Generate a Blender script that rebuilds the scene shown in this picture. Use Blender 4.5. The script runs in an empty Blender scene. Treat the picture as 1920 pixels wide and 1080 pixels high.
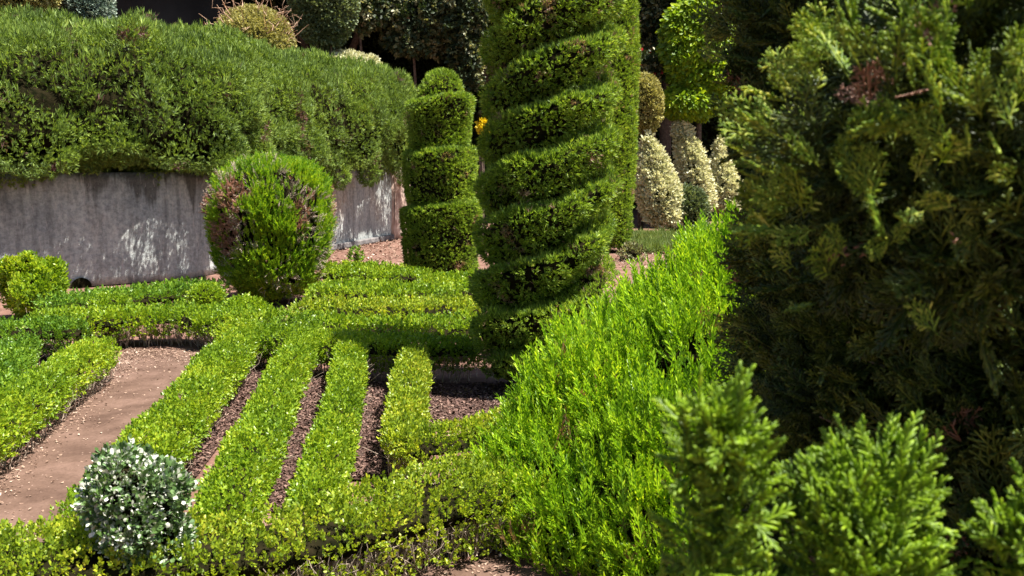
import bpy, math, time
import numpy as np
from math import radians, pi

rng = np.random.default_rng(11)
SC = bpy.context.scene
COL = SC.collection

# ------------------------------------------------------------------ camera
F = 1800.0                       # focal length in pixels of a 1920 wide frame
CAMZ = 2.0
PITCH = math.atan(240.0 / F)
cam_d = bpy.data.cameras.new("camera")
cam_d.lens = 36.0 * F / 1920.0
cam_d.sensor_width = 36.0
cam_d.clip_end = 2000.0
cam_d.clip_start = 0.05
cam_d.dof.use_dof = True
cam_d.dof.focus_distance = 8.5
cam_d.dof.aperture_fstop = 6.0
cam = bpy.data.objects.new("camera", cam_d)
COL.objects.link(cam)
cam.location = (0, 0, CAMZ)
cam.rotation_euler = (pi / 2 - PITCH, 0, 0)
SC.camera = cam

# ------------------------------------------------------------------ light
SUN_H = np.array([0.90, -0.34])      # horizontal direction towards the sun
SUN_H = SUN_H / np.linalg.norm(SUN_H)
ELEV = radians(66)
w = bpy.data.worlds.new("World"); SC.world = w; w.use_nodes = True
nt = w.node_tree
bg = nt.nodes["Background"]
sky = nt.nodes.new("ShaderNodeTexSky"); sky.sky_type = 'NISHITA'
sky.sun_disc = False
sky.sun_elevation = ELEV
sky.sun_rotation = math.atan2(SUN_H[0], SUN_H[1])
nt.links.new(sky.outputs[0], bg.inputs[0])
bg.inputs[1].default_value = 0.05
sl = bpy.data.lights.new("sun", 'SUN'); sl.energy = 5.0; sl.angle = radians(0.5)
sl.color = (1.0, 0.95, 0.86)
so = bpy.data.objects.new("sun", sl); COL.objects.link(so)
from mathutils import Vector
sd = Vector((SUN_H[0] * math.cos(ELEV), SUN_H[1] * math.cos(ELEV), math.sin(ELEV)))
so.rotation_euler = sd.to_track_quat('Z', 'Y').to_euler()
so.location = (10, -5, 20)
SC.view_settings.view_transform = 'Standard'
SC.view_settings.look = 'None'
SC.view_settings.exposure = 1.72
SC.view_settings.gamma = 1.0
SC.render.engine = 'CYCLES'
SC.cycles.max_bounces = 6
SC.cycles.diffuse_bounces = 3
SC.cycles.glossy_bounces = 2
SC.cycles.transmission_bounces = 4
SC.cycles.transparent_max_bounces = 4
SC.cycles.use_denoising = True

# ------------------------------------------------------------------ helpers
cp, sp_ = math.cos(PITCH), math.sin(PITCH)
def ray(px, py):
    x = (px - 960.0) / F; v = -(py - 540.0) / F
    return np.array([x, cp + v * sp_, -sp_ + v * cp])
def g(px, py, z=0.0):
    """point at height z seen at pixel"""
    d = ray(px, py); t = (z - CAMZ) / d[2]
    return np.array([0, 0, CAMZ]) + d * t
def at(px, py, Y):
    d = ray(px, py); t = Y / d[1]
    return np.array([0, 0, CAMZ]) + d * t
CAMP = np.array([0, 0, CAMZ])

def _h(ix, iy, iz, seed):
    n = (ix.astype(np.int64) * 374761393 + iy.astype(np.int64) * 668265263
         + iz.astype(np.int64) * 2147483647 + seed * 974634777) & 0xFFFFFFFF
    n = ((n ^ (n >> 13)) * 1274126177) & 0xFFFFFFFF
    n = n ^ (n >> 16)
    return (n & 0xFFFF) / 65535.0
def vnoise(P, scale, seed=0):
    Q = np.asarray(P, float) * scale
    if np.ndim(scale): Q = np.asarray(P, float) * np.asarray(scale)
    I = np.floor(Q); f = Q - I; f = f * f * (3 - 2 * f); I = I.astype(np.int64)
    r = 0
    for dx in (0, 1):
        wx = f[:, 0] if dx else 1 - f[:, 0]
        for dy in (0, 1):
            wy = f[:, 1] if dy else 1 - f[:, 1]
            for dz in (0, 1):
                wz = f[:, 2] if dz else 1 - f[:, 2]
                r = r + wx * wy * wz * _h(I[:, 0] + dx, I[:, 1] + dy, I[:, 2] + dz, seed)
    return r                              # 0..1
def nz(V):
    return V / np.maximum(np.linalg.norm(V, axis=-1, keepdims=True), 1e-9)

class Surf:
    def __init__(s, V, Fq):
        s.V = np.asarray(V, float); s.F = np.asarray(Fq, np.int64)
    def normals(s):
        a, b, c, d = (s.V[s.F[:, i]] for i in range(4))
        fn = np.cross(c - a, d - b)
        N = np.zeros_like(s.V)
        for i in range(4): np.add.at(N, s.F[:, i], fn)
        return nz(N)
    def displace(s, layers, seed=0):
        """layers: (amp, scale)"""
        N = s.normals(); d = 0
        for k, (a, sc) in enumerate(layers):
            d = d + a * (2 * vnoise(s.V, sc, seed + k) - 1)
        s.V = s.V + N * d[:, None]
        return s
    def shrunk(s, d):
        return Surf(s.V - s.normals() * d, s.F)
    def tris(s):
        return np.concatenate([s.F[:, [0, 1, 2]], s.F[:, [0, 2, 3]]])
    def area(s):
        T = s.tris(); a, b, c = (s.V[T[:, i]] for i in range(3))
        return 0.5 * np.linalg.norm(np.cross(b - a, c - a), axis=1).sum()
    def scatter(s, density, cull=0.25):
        T = s.tris(); a, b, c = (s.V[T[:, i]] for i in range(3))
        ar = 0.5 * np.linalg.norm(np.cross(b - a, c - a), axis=1)
        n = int(ar.sum() * density)
        idx = rng.choice(len(T), n, p=ar / ar.sum())
        u = rng.random(n); v = rng.random(n); m = u + v > 1
        u[m] = 1 - u[m]; v[m] = 1 - v[m]
        P = a[idx] + (b[idx] - a[idx]) * u[:, None] + (c[idx] - a[idx]) * v[:, None]
        N = s.normals(); Nn = nz(N[T[idx, 0]] * (1 - u - v)[:, None] + N[T[idx, 1]] * u[:, None] + N[T[idx, 2]] * v[:, None])
        if cull < 1:
            away = (Nn * nz(CAMP - P)).sum(1) < -0.25
            keep = ~away | (rng.random(n) < cull)
            P, Nn = P[keep], Nn[keep]
        return P, Nn

def merge(*ss):
    V = []; Fq = []; o = 0
    for s in ss:
        V.append(s.V); Fq.append(s.F + o); o += len(s.V)
    return Surf(np.concatenate(V), np.concatenate(Fq))

def lathe(prof, cx, cy, seg=64, steps=None, lean=(0, 0), closed=True):
    prof = np.array(prof, float)
    if steps:
        L = np.concatenate([[0], np.cumsum(np.linalg.norm(np.diff(prof, axis=0), axis=1))])
        t = np.linspace(0, L[-1], steps)
        prof = np.stack([np.interp(t, L, prof[:, 0]), np.interp(t, L, prof[:, 1])], 1)
    th = np.linspace(0, 2 * pi, seg, endpoint=False)
    R = np.maximum(prof[:, 0], 0.002)
    X = cx + R[:, None] * np.cos(th) + lean[0] * prof[:, 1][:, None]
    Y = cy + R[:, None] * np.sin(th) + lean[1] * prof[:, 1][:, None]
    Z = np.repeat(prof[:, 1][:, None], seg, 1)
    V = np.stack([X, Y, Z], -1).reshape(-1, 3)
    n = len(prof); i = np.arange(n - 1)[:, None]; j = np.arange(seg)[None, :]; j2 = (j + 1) % seg
    Fq = np.stack([i * seg + j, i * seg + j2, (i + 1) * seg + j2, (i + 1) * seg + j], -1).reshape(-1, 4)
    return Surf(V, Fq)

def blob(c, r, seg=40, rings=24, disp=None, seed=0):
    c = np.array(c, float); r = np.array(r if np.ndim(r) else (r, r, r), float)
    ph = np.linspace(-pi / 2, pi / 2, rings)
    s = lathe(np.stack([np.cos(ph), np.sin(ph)], 1), 0, 0, seg)
    s.V = s.V * r + c
    if disp: s.displace(disp, seed)
    return s

def resample(pts, step):
    pts = np.array(pts, float)
    # Catmull-Rom smoothing
    Q = np.vstack([2 * pts[0] - pts[1], pts, 2 * pts[-1] - pts[-2]]); out = []
    for i in range(1, len(Q) - 2):
        for t in np.linspace(0, 1, 12, endpoint=False):
            a, b, c, d = Q[i - 1], Q[i], Q[i + 1], Q[i + 2]
            out.append(0.5 * ((2 * b) + (-a + c) * t + (2 * a - 5 * b + 4 * c - d) * t * t + (-a + 3 * b - 3 * c + d) * t ** 3))
    out.append(pts[-1]); out = np.array(out)
    L = np.concatenate([[0], np.cumsum(np.linalg.norm(np.diff(out, axis=0), axis=1))])
    t = np.linspace(0, L[-1], max(3, int(L[-1] / step)))
    return np.stack([np.interp(t, L, out[:, k]) for k in range(out.shape[1])], 1), t

def ribbon(pts, section, step=0.06, endr=0.12):
    """closed section swept along a ground polyline; section = (offset to the right-hand side, z)"""
    C, t = resample([p[:2] for p in pts], step)
    T = nz(np.gradient(C, axis=0)); Nn = np.stack([T[:, 1], -T[:, 0]], 1)
    S = np.array(section, float); zc = S[:, 1].mean(); oc = S[:, 0].mean()
    L = t[-1]; e = np.minimum(t, L - t)
    sc = np.sqrt(np.clip(1 - (1 - np.clip(e / endr, 0, 1)) ** 2, 0.02, 1))
    off = oc + (S[None, :, 0] - oc) * sc[:, None]
    z = zc + (S[None, :, 1] - zc) * (0.35 + 0.65 * sc[:, None])
    X = C[:, 0][:, None] + Nn[:, 0][:, None] * off
    Y = C[:, 1][:, None] + Nn[:, 1][:, None] * off
    V = np.stack([X, Y, z], -1).reshape(-1, 3)
    n, k = len(C), len(S)
    i = np.arange(n - 1)[:, None]; j = np.arange(k)[None]; j2 = (j + 1) % k
    Fq = np.stack([i * k + j, i * k + j2, (i + 1) * k + j2, (i + 1) * k + j], -1).reshape(-1, 4)
    s = Surf(V, Fq)
    # make the normals point outwards
    N = s.normals(); m = n // 2
    if (N[m * k:(m + 1) * k] * (V[m * k:(m + 1) * k] - V[m * k:(m + 1) * k].mean(0))).sum() < 0:
        s.F = s.F[:, ::-1]
    return s

def box_section(wd, h, z0, und=0.72, n=5):
    hw = wd / 2; r = min(0.06, hw * 0.5)
    pts = [(-hw * und, z0), (0, z0 - .01), (hw * und, z0), (hw * .97, z0 + (h - z0) * .35), (hw, h - r), (hw - r * .3, h - r * .3),
           (hw - r, h), (hw * .35, h + .006), (-hw * .35, h + .006), (-hw + r, h), (-hw + r * .3, h - r * .3), (-hw, h - r), (-hw * .97, z0 + (h - z0) * .35)]
    return pts

# ---- leaf templates: V (n,3) growing along +Y, quads
def T_leaf(l, wd, y0=0.0, ang=0.0, roll=0.0, fold=0.12):
    """one folded oval leaf, attached at (0,y0,0), turned by ang away from Y, rolled about Y"""
    V = np.array([(0, 0, 0), (wd * .5, l * .38, fold * wd), (wd * .34, l * .78, fold * wd), (0, l, 0),
                  (-wd * .34, l * .78, fold * wd), (-wd * .5, l * .38, fold * wd)], float)
    Fq = np.array([(0, 1, 2, 3), (0, 3, 4, 5)])
    return rot_t(V, y0, ang, roll), Fq
def T_blade(l, wd, y0=0.0, ang=0.0, roll=0.0):
    V = np.array([(0, 0, 0), (wd * .5, l * .45, 0), (0, l, 0), (-wd * .5, l * .45, 0)], float)
    return rot_t(V, y0, ang, roll), np.array([(0, 1, 2, 3)])
def T_finger(l, wd, y0=0.0, ang=0.0, roll=0.0, x0=0.0):
    """a thick little scale-leaf finger: square section, blunt tip"""
    h = wd * .5
    V = []
    for yy, s in ((0, .55), (l * .55, 1.0), (l * .9, .8), (l, .25)):
        V += [(h * s, yy, 0), (0, yy, h * s), (-h * s, yy, 0), (0, yy, -h * s)]
    Fq = []
    for a in range(3):
        for b in range(4):
            Fq.append((a * 4 + b, a * 4 + (b + 1) % 4, a * 4 + 4 + (b + 1) % 4, a * 4 + 4 + b))
    V = rot_t(np.array(V, float), y0, ang, roll); V[:, 0] += x0
    return V, np.array(Fq)
def rot_t(V, y0, ang, roll):
    ca, sa = math.cos(ang), math.sin(ang)
    V = np.stack([V[:, 0] * ca + V[:, 1] * sa, -V[:, 0] * sa + V[:, 1] * ca, V[:, 2]], 1)
    cr, sr = math.cos(roll), math.sin(roll)
    V = np.stack([V[:, 0] * cr + V[:, 2] * sr, V[:, 1], -V[:, 0] * sr + V[:, 2] * cr], 1)
    V[:, 1] += y0
    return V
def cat(ts):
    V = []; Fq = []; o = 0
    for v, f in ts:
        V.append(v); Fq.append(f + o); o += len(v)
    return np.concatenate(V), np.concatenate(Fq)
def sprig(n=7, l=.55, wd=.3, seed=0):
    r = np.random.default_rng(seed); ts = []
    for i in range(n):
        t = i / (n - 1)
        ts.append(T_leaf(l * r.uniform(.8, 1.15), wd * r.uniform(.85, 1.1), t * .6, (1 - t) * 1.0 + .25 * r.random(), i * 2.4 + r.random() * .5))
    return cat(ts)
def tuft(n=6, wd=.13, spread=.5, seed=0):
    r = np.random.default_rng(seed); ts = []
    for i in range(n):
        ts.append(T_blade(r.uniform(.55, 1.0), wd * r.uniform(.8, 1.2), r.uniform(0, .3), spread * r.uniform(.15, 1), i * 2.4 + r.random()))
    return cat(ts)
def frond(n=9, wd=.07, flen=.34, ang=.62, seed=0, thick=False):
    r = np.random.default_rng(seed); ts = []
    mk = T_finger if thick else T_blade
    ts.append(mk(1.0, wd * .8, 0, 0, 0)); ts.append(T_blade(1.0, wd * .7, 0, 0, pi / 2))
    for i in range(n):
        t = (i + .6) / (n + .6); s = 1 if i % 2 else -1
        l = flen * (1.05 - .55 * t) * r.uniform(.8, 1.2)
        roll = r.uniform(-.5, .5)
        v, f = mk(l, wd, 0, s * ang * r.uniform(.75, 1.2), roll); v[:, 1] += t * .88
        ts.append((v, f))
        if not thick:
            v, f = T_blade(l, wd * .8, 0, 0, pi / 2); v = rot_t(v, 0, s * ang, 0); v[:, 1] += t * .88; ts.append((v, f))
    return cat(ts)
def big_frond(seed=0):
    """two-level flat cypress spray for the close tree"""
    r = np.random.default_rng(seed); ts = [T_finger(1.0, .03)]
    n = 8
    for i in range(n):
        t = (i + .8) / (n + 1.0); s = 1 if i % 2 else -1
        a = s * r.uniform(.5, .8); L = .5 * (1.05 - .6 * t) * r.uniform(.8, 1.15)
        sub = [T_finger(L, .035)]
        for k in range(5):
            q = (k + .7) / 5.4; s2 = 1 if k % 2 else -1
            v, f = T_finger(L * .42 * (1.1 - .5 * q), .04, 0, s2 * .65 * r.uniform(.8, 1.2), r.uniform(-.4, .4)); v[:, 1] += q * L * .9
            sub.append((v, f))
        for v, f in sub:
            v = rot_t(v, 0, a, r.uniform(-.12, .12)); v[:, 1] += t * .9
            ts.append((v, f))
    return cat(ts)

def instance(temps, P, A, size, sj=0.3, up=None):
    """temps: list of (V,F); P positions; A growth axes"""
    A = nz(A); n = len(P); out = []
    which = rng.integers(0, len(temps), n)
    R = rng.normal(size=(n, 3)) if up is None else up
    X = nz(np.cross(A, R)); Z = np.cross(X, A)
    S = size * (1 + sj * (2 * rng.random(n) - 1))
    VV = []; FF = []; o = 0
    for k, (tv, tf) in enumerate(temps):
        m = which == k
        if not m.any(): continue
        M = np.stack([X[m], A[m], Z[m]], 1) * S[m][:, None, None]
        v = np.einsum('vi,nij->nvj', tv, M) + P[m][:, None, :]
        cnt = m.sum(); nv = len(tv)
        f = tf[None] + (np.arange(cnt) * nv)[:, None, None] + o
        VV.append(v.reshape(-1, 3)); FF.append(f.reshape(-1, 4)); o += cnt * nv
    return np.concatenate(VV), np.concatenate(FF)

def mesh_obj(name, V, Fq, mat, parent=None, loc=(0, 0, 0), smooth=False):
    V = np.asarray(V, np.float32) - np.array(loc, np.float32)
    Fq = np.asarray(Fq, np.int32); n = len(Fq); k = Fq.shape[1]
    me = bpy.data.meshes.new(name)
    me.vertices.add(len(V)); me.vertices.foreach_set("co", V.ravel())
    me.loops.add(n * k); me.loops.foreach_set("vertex_index", Fq.ravel())
    me.polygons.add(n); me.polygons.foreach_set("loop_start", np.arange(0, n * k, k, dtype=np.int32))
    me.update(calc_edges=True)
    if smooth: me.polygons.foreach_set("use_smooth", np.ones(n, bool))
    me.materials.append(mat)
    o = bpy.data.objects.new(name, me); COL.objects.link(o)
    if parent is not None: o.parent = parent
    else: o.location = loc
    return o
def tag(o, label=None, cat=None, group=None, kind=None):
    if label: o['label'] = label
    if cat: o['category'] = cat
    if group: o['group'] = group
    if kind: o['kind'] = kind
    return o
def thing(name, loc, label, catg, group=None):
    o = bpy.data.objects.new(name, None); COL.objects.link(o); o.location = [float(a) for a in loc]
    o.empty_display_size = .2
    return tag(o, label, catg, group)

def tube(pts, rad, seg=5):
    """tapered tube through points"""
    P = np.array(pts, float); n = len(P); R = np.linspace(rad[0], rad[1], n) if len(rad) == 2 else np.array(rad)
    T = nz(np.gradient(P, axis=0)); a = nz(np.cross(T, np.array([.31, .87, .11]))); b = np.cross(T, a)
    th = np.linspace(0, 2 * pi, seg, endpoint=False)
    V = P[:, None] + R[:, None, None] * (np.cos(th)[None, :, None] * a[:, None] + np.sin(th)[None, :, None] * b[:, None])
    i = np.arange(n - 1)[:, None]; j = np.arange(seg)[None]; j2 = (j + 1) % seg
    Fq = np.stack([i * seg + j, i * seg + j2, (i + 1) * seg + j2, (i + 1) * seg + j], -1).reshape(-1, 4)
    return V.reshape(-1, 3), Fq

# ------------------------------------------------------------------ materials
def lin(r, g_, b):
    f = lambda c: ((c / 255.) / 12.92) if c / 255. <= .04045 else (((c / 255.) + .055) / 1.055) ** 2.4
    return (f(r), f(g_), f(b), 1)
class NT:
    def __init__(s, name):
        s.m = bpy.data.materials.new(name); s.m.use_nodes = True; s.t = s.m.node_tree; s.t.nodes.clear()
        s.out = s.n('ShaderNodeOutputMaterial')
    def n(s, typ, **kw):
        x = s.t.nodes.new(typ)
        for k, v in kw.items():
            if k.startswith('i_'):
                key = k[2:]; key = int(key) if key.isdigit() else key
                x.inputs[key].default_value = v
            else: setattr(x, k, v)
        return x
    def l(s, a, b): s.t.links.new(a, b)
    def ramp(s, fac, stops):
        r = s.n('ShaderNodeValToRGB'); cr = r.color_ramp
        while len(cr.elements) < len(stops): cr.elements.new(.5)
        for e, (p, c) in zip(cr.elements, stops): e.position = p; e.color = c if len(c) == 4 else (*c, 1)
        s.l(fac, r.inputs[0]); return r.outputs[0]
    def math(s, op, a, b=None, clamp=False):
        m = s.n('ShaderNodeMath', operation=op, use_clamp=clamp)
        for i, v in enumerate((a, b)):
            if v is None: continue
            if isinstance(v, (int, float)): m.inputs[i].default_value = v
            else: s.l(v, m.inputs[i])
        return m.outputs[0]
    def noise(s, scale, detail=2, vec=None, rough=.5):
        t = s.n('ShaderNodeTexNoise'); t.inputs['Scale'].default_value = scale; t.inputs['Detail'].default_value = detail
        t.inputs['Roughness'].default_value = rough
        if vec is None:
            gg = s.n('ShaderNodeNewGeometry'); vec = gg.outputs['Position']
        s.l(vec, t.inputs['Vector']); return t.outputs['Fac']
    def mix(s, fac, a, b):
        m = s.n('ShaderNodeMix', data_type='RGBA')
        if isinstance(fac, (int, float)): m.inputs[0].default_value = fac
        else: s.l(fac, m.inputs[0])
        for i, v in ((6, a), (7, b)):
            if isinstance(v, tuple): m.inputs[i].default_value = v if len(v) == 4 else (*v, 1)
            else: s.l(v, m.inputs[i])
        return m.outputs[2]

def leafmat(name, stops, trans=.4, rough=.5, spec=.35, clump=2.5, clumpw=.45, patch=None, tint=(1.15, 1.12, .5)):
    M = NT(name)
    geo = M.n('ShaderNodeNewGeometry')
    rnd = geo.outputs['Random Per Island']
    nf = M.noise(clump, 2, geo.outputs['Position'])
    nf = M.math('MULTIPLY_ADD', nf, 2.2); nf.node.inputs[2].default_value = -.6
    fac = M.math('ADD', M.math('MULTIPLY', rnd, 1 - clumpw), M.math('MULTIPLY', nf, clumpw), clamp=True)
    col = M.ramp(fac, stops)
    if patch:
        pc, psc, th = patch
        pn = M.noise(psc, 2, geo.outputs['Position'])
        pn = M.math('ADD', pn, M.math('MULTIPLY', rnd, .10))
        pf = M.math('GREATER_THAN', pn, th)
        col = M.mix(pf, col, pc)
    p = M.n('ShaderNodeBsdfPrincipled'); p.inputs['Roughness'].default_value = rough
    p.inputs['Specular IOR Level'].default_value = spec
    M.l(col, p.inputs['Base Color'])
    tr = M.n('ShaderNodeBsdfTranslucent')
    tc = M.n('ShaderNodeMix', data_type='RGBA', blend_type='MULTIPLY'); tc.inputs[0].default_value = 1
    M.l(col, tc.inputs[6]); tc.inputs[7].default_value = (*tint, 1)
    M.l(tc.outputs[2], tr.inputs[0])
    mx = M.n('ShaderNodeMixShader'); mx.inputs[0].default_value = trans
    M.l(p.outputs[0], mx.inputs[1]); M.l(tr.outputs[0], mx.inputs[2]); M.l(mx.outputs[0], M.out.inputs[0])
    return M.m
def plainmat(name, stops, scale=8, rough=.9, bump=.0, bscale=30, detail=4):
    M = NT(name)
    col = M.ramp(M.noise(scale, detail), stops)
    p = M.n('ShaderNodeBsdfPrincipled'); p.inputs['Roughness'].default_value = rough; p.inputs['Specular IOR Level'].default_value = .2 if name != 'inner_twigs' else 0.0
    M.l(col, p.inputs['Base Color'])
    if bump:
        b = M.n('ShaderNodeBump'); b.inputs['Strength'].default_value = bump; b.inputs['Distance'].default_value = .02
        M.l(M.noise(bscale, 4), b.inputs['Height']); M.l(b.outputs[0], p.inputs['Normal'])
    M.l(p.outputs[0], M.out.inputs[0]); return M.m

BROWN = (.20, .105, .06, 1)
m_box = leafmat("box_leaf", [(0, (.05, .11, .010)), (.3, (.14, .25, .014)), (.65, (.28, .40, .02)), (1, (.50, .54, .04))], trans=.45, rough=.38, spec=.5, clump=1.7, clumpw=.42)
m_box_y = leafmat("box_leaf_yellowing", [(0, (.07, .12, .012)), (.3, (.17, .26, .018)), (.65, (.33, .42, .025)), (.9, (.54, .52, .05)), (1, (.45, .32, .12))], trans=.45, rough=.4, spec=.5, clump=3.0, clumpw=.4)
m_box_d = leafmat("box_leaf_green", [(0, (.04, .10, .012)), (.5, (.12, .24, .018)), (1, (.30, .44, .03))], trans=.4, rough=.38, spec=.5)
m_bank = leafmat("hedge_leaf", [(0, (.04, .07, .02)), (.4, (.12, .19, .038)), (.75, (.24, .34, .055)), (1, (.46, .55, .11))], trans=.35, clump=1.2, clumpw=.35, patch=((.17, .09, .085, 1), 1.9, .745), rough=.55)
m_spiral = leafmat("cypress_leaf", [(0, (.03, .065, .012)), (.35, (.115, .20, .022)), (.7, (.26, .38, .036)), (1, (.52, .60, .09))], trans=.4, clump=3.2, clumpw=.3, patch=((.30, .19, .14, 1), 4.2, .72), rough=.5)
m_ball = leafmat("thuja_leaf", [(0, (.03, .085, .012)), (.35, (.10, .24, .014)), (.7, (.30, .46, .02)), (1, (.55, .64, .03))], trans=.45, clump=2.4, clumpw=.3, rough=.5)
m_mound = leafmat("juniper_leaf", [(0, (.03, .085, .012)), (.3, (.13, .27, .014)), (.65, (.32, .52, .02)), (1, (.66, .76, .04))], trans=.45, clump=2.5, clumpw=.35, patch=((.20, .12, .06, 1), 2.6, .74), rough=.42, spec=.4)
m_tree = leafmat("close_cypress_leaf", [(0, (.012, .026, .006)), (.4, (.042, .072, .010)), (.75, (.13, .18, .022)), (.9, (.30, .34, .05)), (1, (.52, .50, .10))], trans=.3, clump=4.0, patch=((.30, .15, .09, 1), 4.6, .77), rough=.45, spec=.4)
m_young = leafmat("young_cypress_leaf", [(0, (.04, .09, .012)), (.35, (.14, .24, .016)), (.75, (.29, .44, .022)), (1, (.58, .64, .05))], trans=.45, clump=4.0, rough=.42, spec=.4)
m_twig = plainmat("bare_twig", [(.3, (.24, .18, .14)), (.7, (.60, .49, .39))], 30)
m_bark = plainmat("bark", [(.3, (.05, .035, .025)), (.7, (.14, .10, .075))], 14, bump=.6)
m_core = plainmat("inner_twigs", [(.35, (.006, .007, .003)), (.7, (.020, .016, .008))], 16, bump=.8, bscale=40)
m_deadleaf = leafmat("dead_leaf", [(0, (.10, .05, .035)), (.5, (.33, .17, .11)), (1, (.62, .40, .29))], trans=.2, clump=5, tint=(1, .8, .6))
m_sun_tint = leafmat("sun_tinted_leaf", [(0, (.05, .10, .014)), (.35, (.15, .25, .022)), (.75, (.36, .46, .05)), (1, (.74, .72, .18))], trans=.45, clump=5, clumpw=.3, rough=.45)  # lighter, yellower copy of the cypress green, sunlight put into the colour
m_cream = leafmat("cream_leaf", [(0, (.18, .21, .08)), (.3, (.55, .54, .32)), (1, (.85, .82, .58))], trans=.3, clump=2.0, clumpw=.3, tint=(1, 1, .7))
m_white = leafmat("white_edged_leaf", [(0, (.04, .09, .02)), (.5, (.11, .19, .05)), (.64, (.16, .26, .12)), (.71, (.50, .53, .42)), (1, (.72, .70, .64))], trans=.25, clump=3.0, clumpw=.2, rough=.35, spec=.5, tint=(1, 1, .8))
m_gold = leafmat("gold_leaf", [(0, (.12, .12, .03)), (.45, (.33, .31, .09)), (1, (.6, .55, .25))], trans=.35, clump=3.0, clumpw=.3, tint=(1.05, 1, .6))
m_silver = leafmat("silver_leaf", [(0, (.06, .10, .08)), (.5, (.17, .24, .19)), (1, (.5, .55, .45))], trans=.25, clump=3.0, tint=(1, 1, .8))
m_grey = leafmat("greygreen_leaf", [(0, (.05, .075, .035)), (.5, (.12, .16, .075)), (1, (.25, .28, .13))], trans=.25, clump=2.0)
m_lime = leafmat("lime_leaf", [(0, (.06, .12, .01)), (.4, (.16, .27, .015)), (.8, (.36, .46, .02)), (1, (.5, .58, .05))], trans=.45, clump=1.5)
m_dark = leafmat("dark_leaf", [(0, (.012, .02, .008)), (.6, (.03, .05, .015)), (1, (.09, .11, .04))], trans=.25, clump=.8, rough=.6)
m_glint = leafmat("pale_glint_leaf", [(0, (.05, .06, .02)), (.5, (.17, .18, .08)), (.85, (.4, .37, .22)), (1, (.5, .34, .28))], trans=.35, clump=1.5, rough=.45)
m_yel = leafmat("yellow_flower", [(0, (.65, .48, .01)), (1, (.88, .74, .03))], trans=.3)
m_red = leafmat("red_flower", [(0, (.35, .01, .02)), (1, (.6, .03, .04))], trans=.3, tint=(1, .4, .4))
m_pinksh = leafmat("pink_shoot", [(0, (.4, .22, .14)), (1, (.7, .5, .35))], trans=.3, tint=(1, .8, .6))
m_grass = leafmat("grass_blade", [(0, (.06, .10, .02)), (.6, (.16, .22, .05)), (1, (.35, .33, .14))], trans=.35, clump=2)
m_litter = leafmat("dry_leaf", [(0, (.08, .045, .03)), (.4, (.18, .11, .08)), (.8, (.32, .22, .16)), (1, (.6, .5, .42))], trans=.1, clump=4, clumpw=.2, rough=.8, tint=(1, .8, .6))
m_chip = leafmat("wood_chip", [(0, (.035, .02, .016)), (.5, (.085, .045, .036)), (.85, (.19, .115, .09)), (1, (.4, .3, .24))], trans=.0, clump=4, clumpw=.2, rough=.85)

def groundmat(name, c0, c1, c2, spk=None):
    M = NT(name)
    geo = M.n('ShaderNodeNewGeometry'); pos = geo.outputs['Position']
    col = M.ramp(M.noise(2.4, 9, pos, .72), [(.36, c0), (.5, c1), (.64, c2)])
    fine = M.noise(55, 3, pos)
    col = M.mix(M.math('MULTIPLY', M.math('SUBTRACT', fine, .5), 1.1, clamp=True), col, (c0[0] * .45, c0[1] * .45, c0[2] * .45, 1))
    vor = M.n('ShaderNodeTexVoronoi'); vor.inputs['Scale'].default_value = 26; M.l(pos, vor.inputs['Vector'])
    peb = M.math('LESS_THAN', vor.outputs['Distance'], .16)
    sel = M.math('GREATER_THAN', M.noise(9, 1, pos), .56)
    col = M.mix(M.math('MULTIPLY', M.math('MULTIPLY', peb, sel), .55), col, spk or (.3, .21, .17, 1))
    p = M.n('ShaderNodeBsdfPrincipled'); p.inputs['Roughness'].default_value = .95; p.inputs['Specular IOR Level'].default_value = .1
    M.l(col, p.inputs['Base Color'])
    b = M.n('ShaderNodeBump'); b.inputs['Strength'].default_value = .7; b.inputs['Distance'].default_value = .012
    M.l(M.math('ADD', M.noise(30, 5, pos), M.math('MULTIPLY', M.noise(5, 3, pos), 1.5)), b.inputs['Height']); M.l(b.outputs[0], p.inputs['Normal'])
    M.l(p.outputs[0], M.out.inputs[0]); return M.m
m_soil = groundmat("soil", (.10, .055, .042, 1), (.15, .082, .062, 1), (.19, .115, .09, 1))
m_path = groundmat("packed_earth", (.07, .042, .031, 1), (.102, .063, .047, 1), (.14, .088, .068, 1))
m_mulch = groundmat("mulch", (.03, .016, .013, 1), (.05, .028, .022, 1), (.075, .042, .034, 1), (.2, .13, .1, 1))

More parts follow.
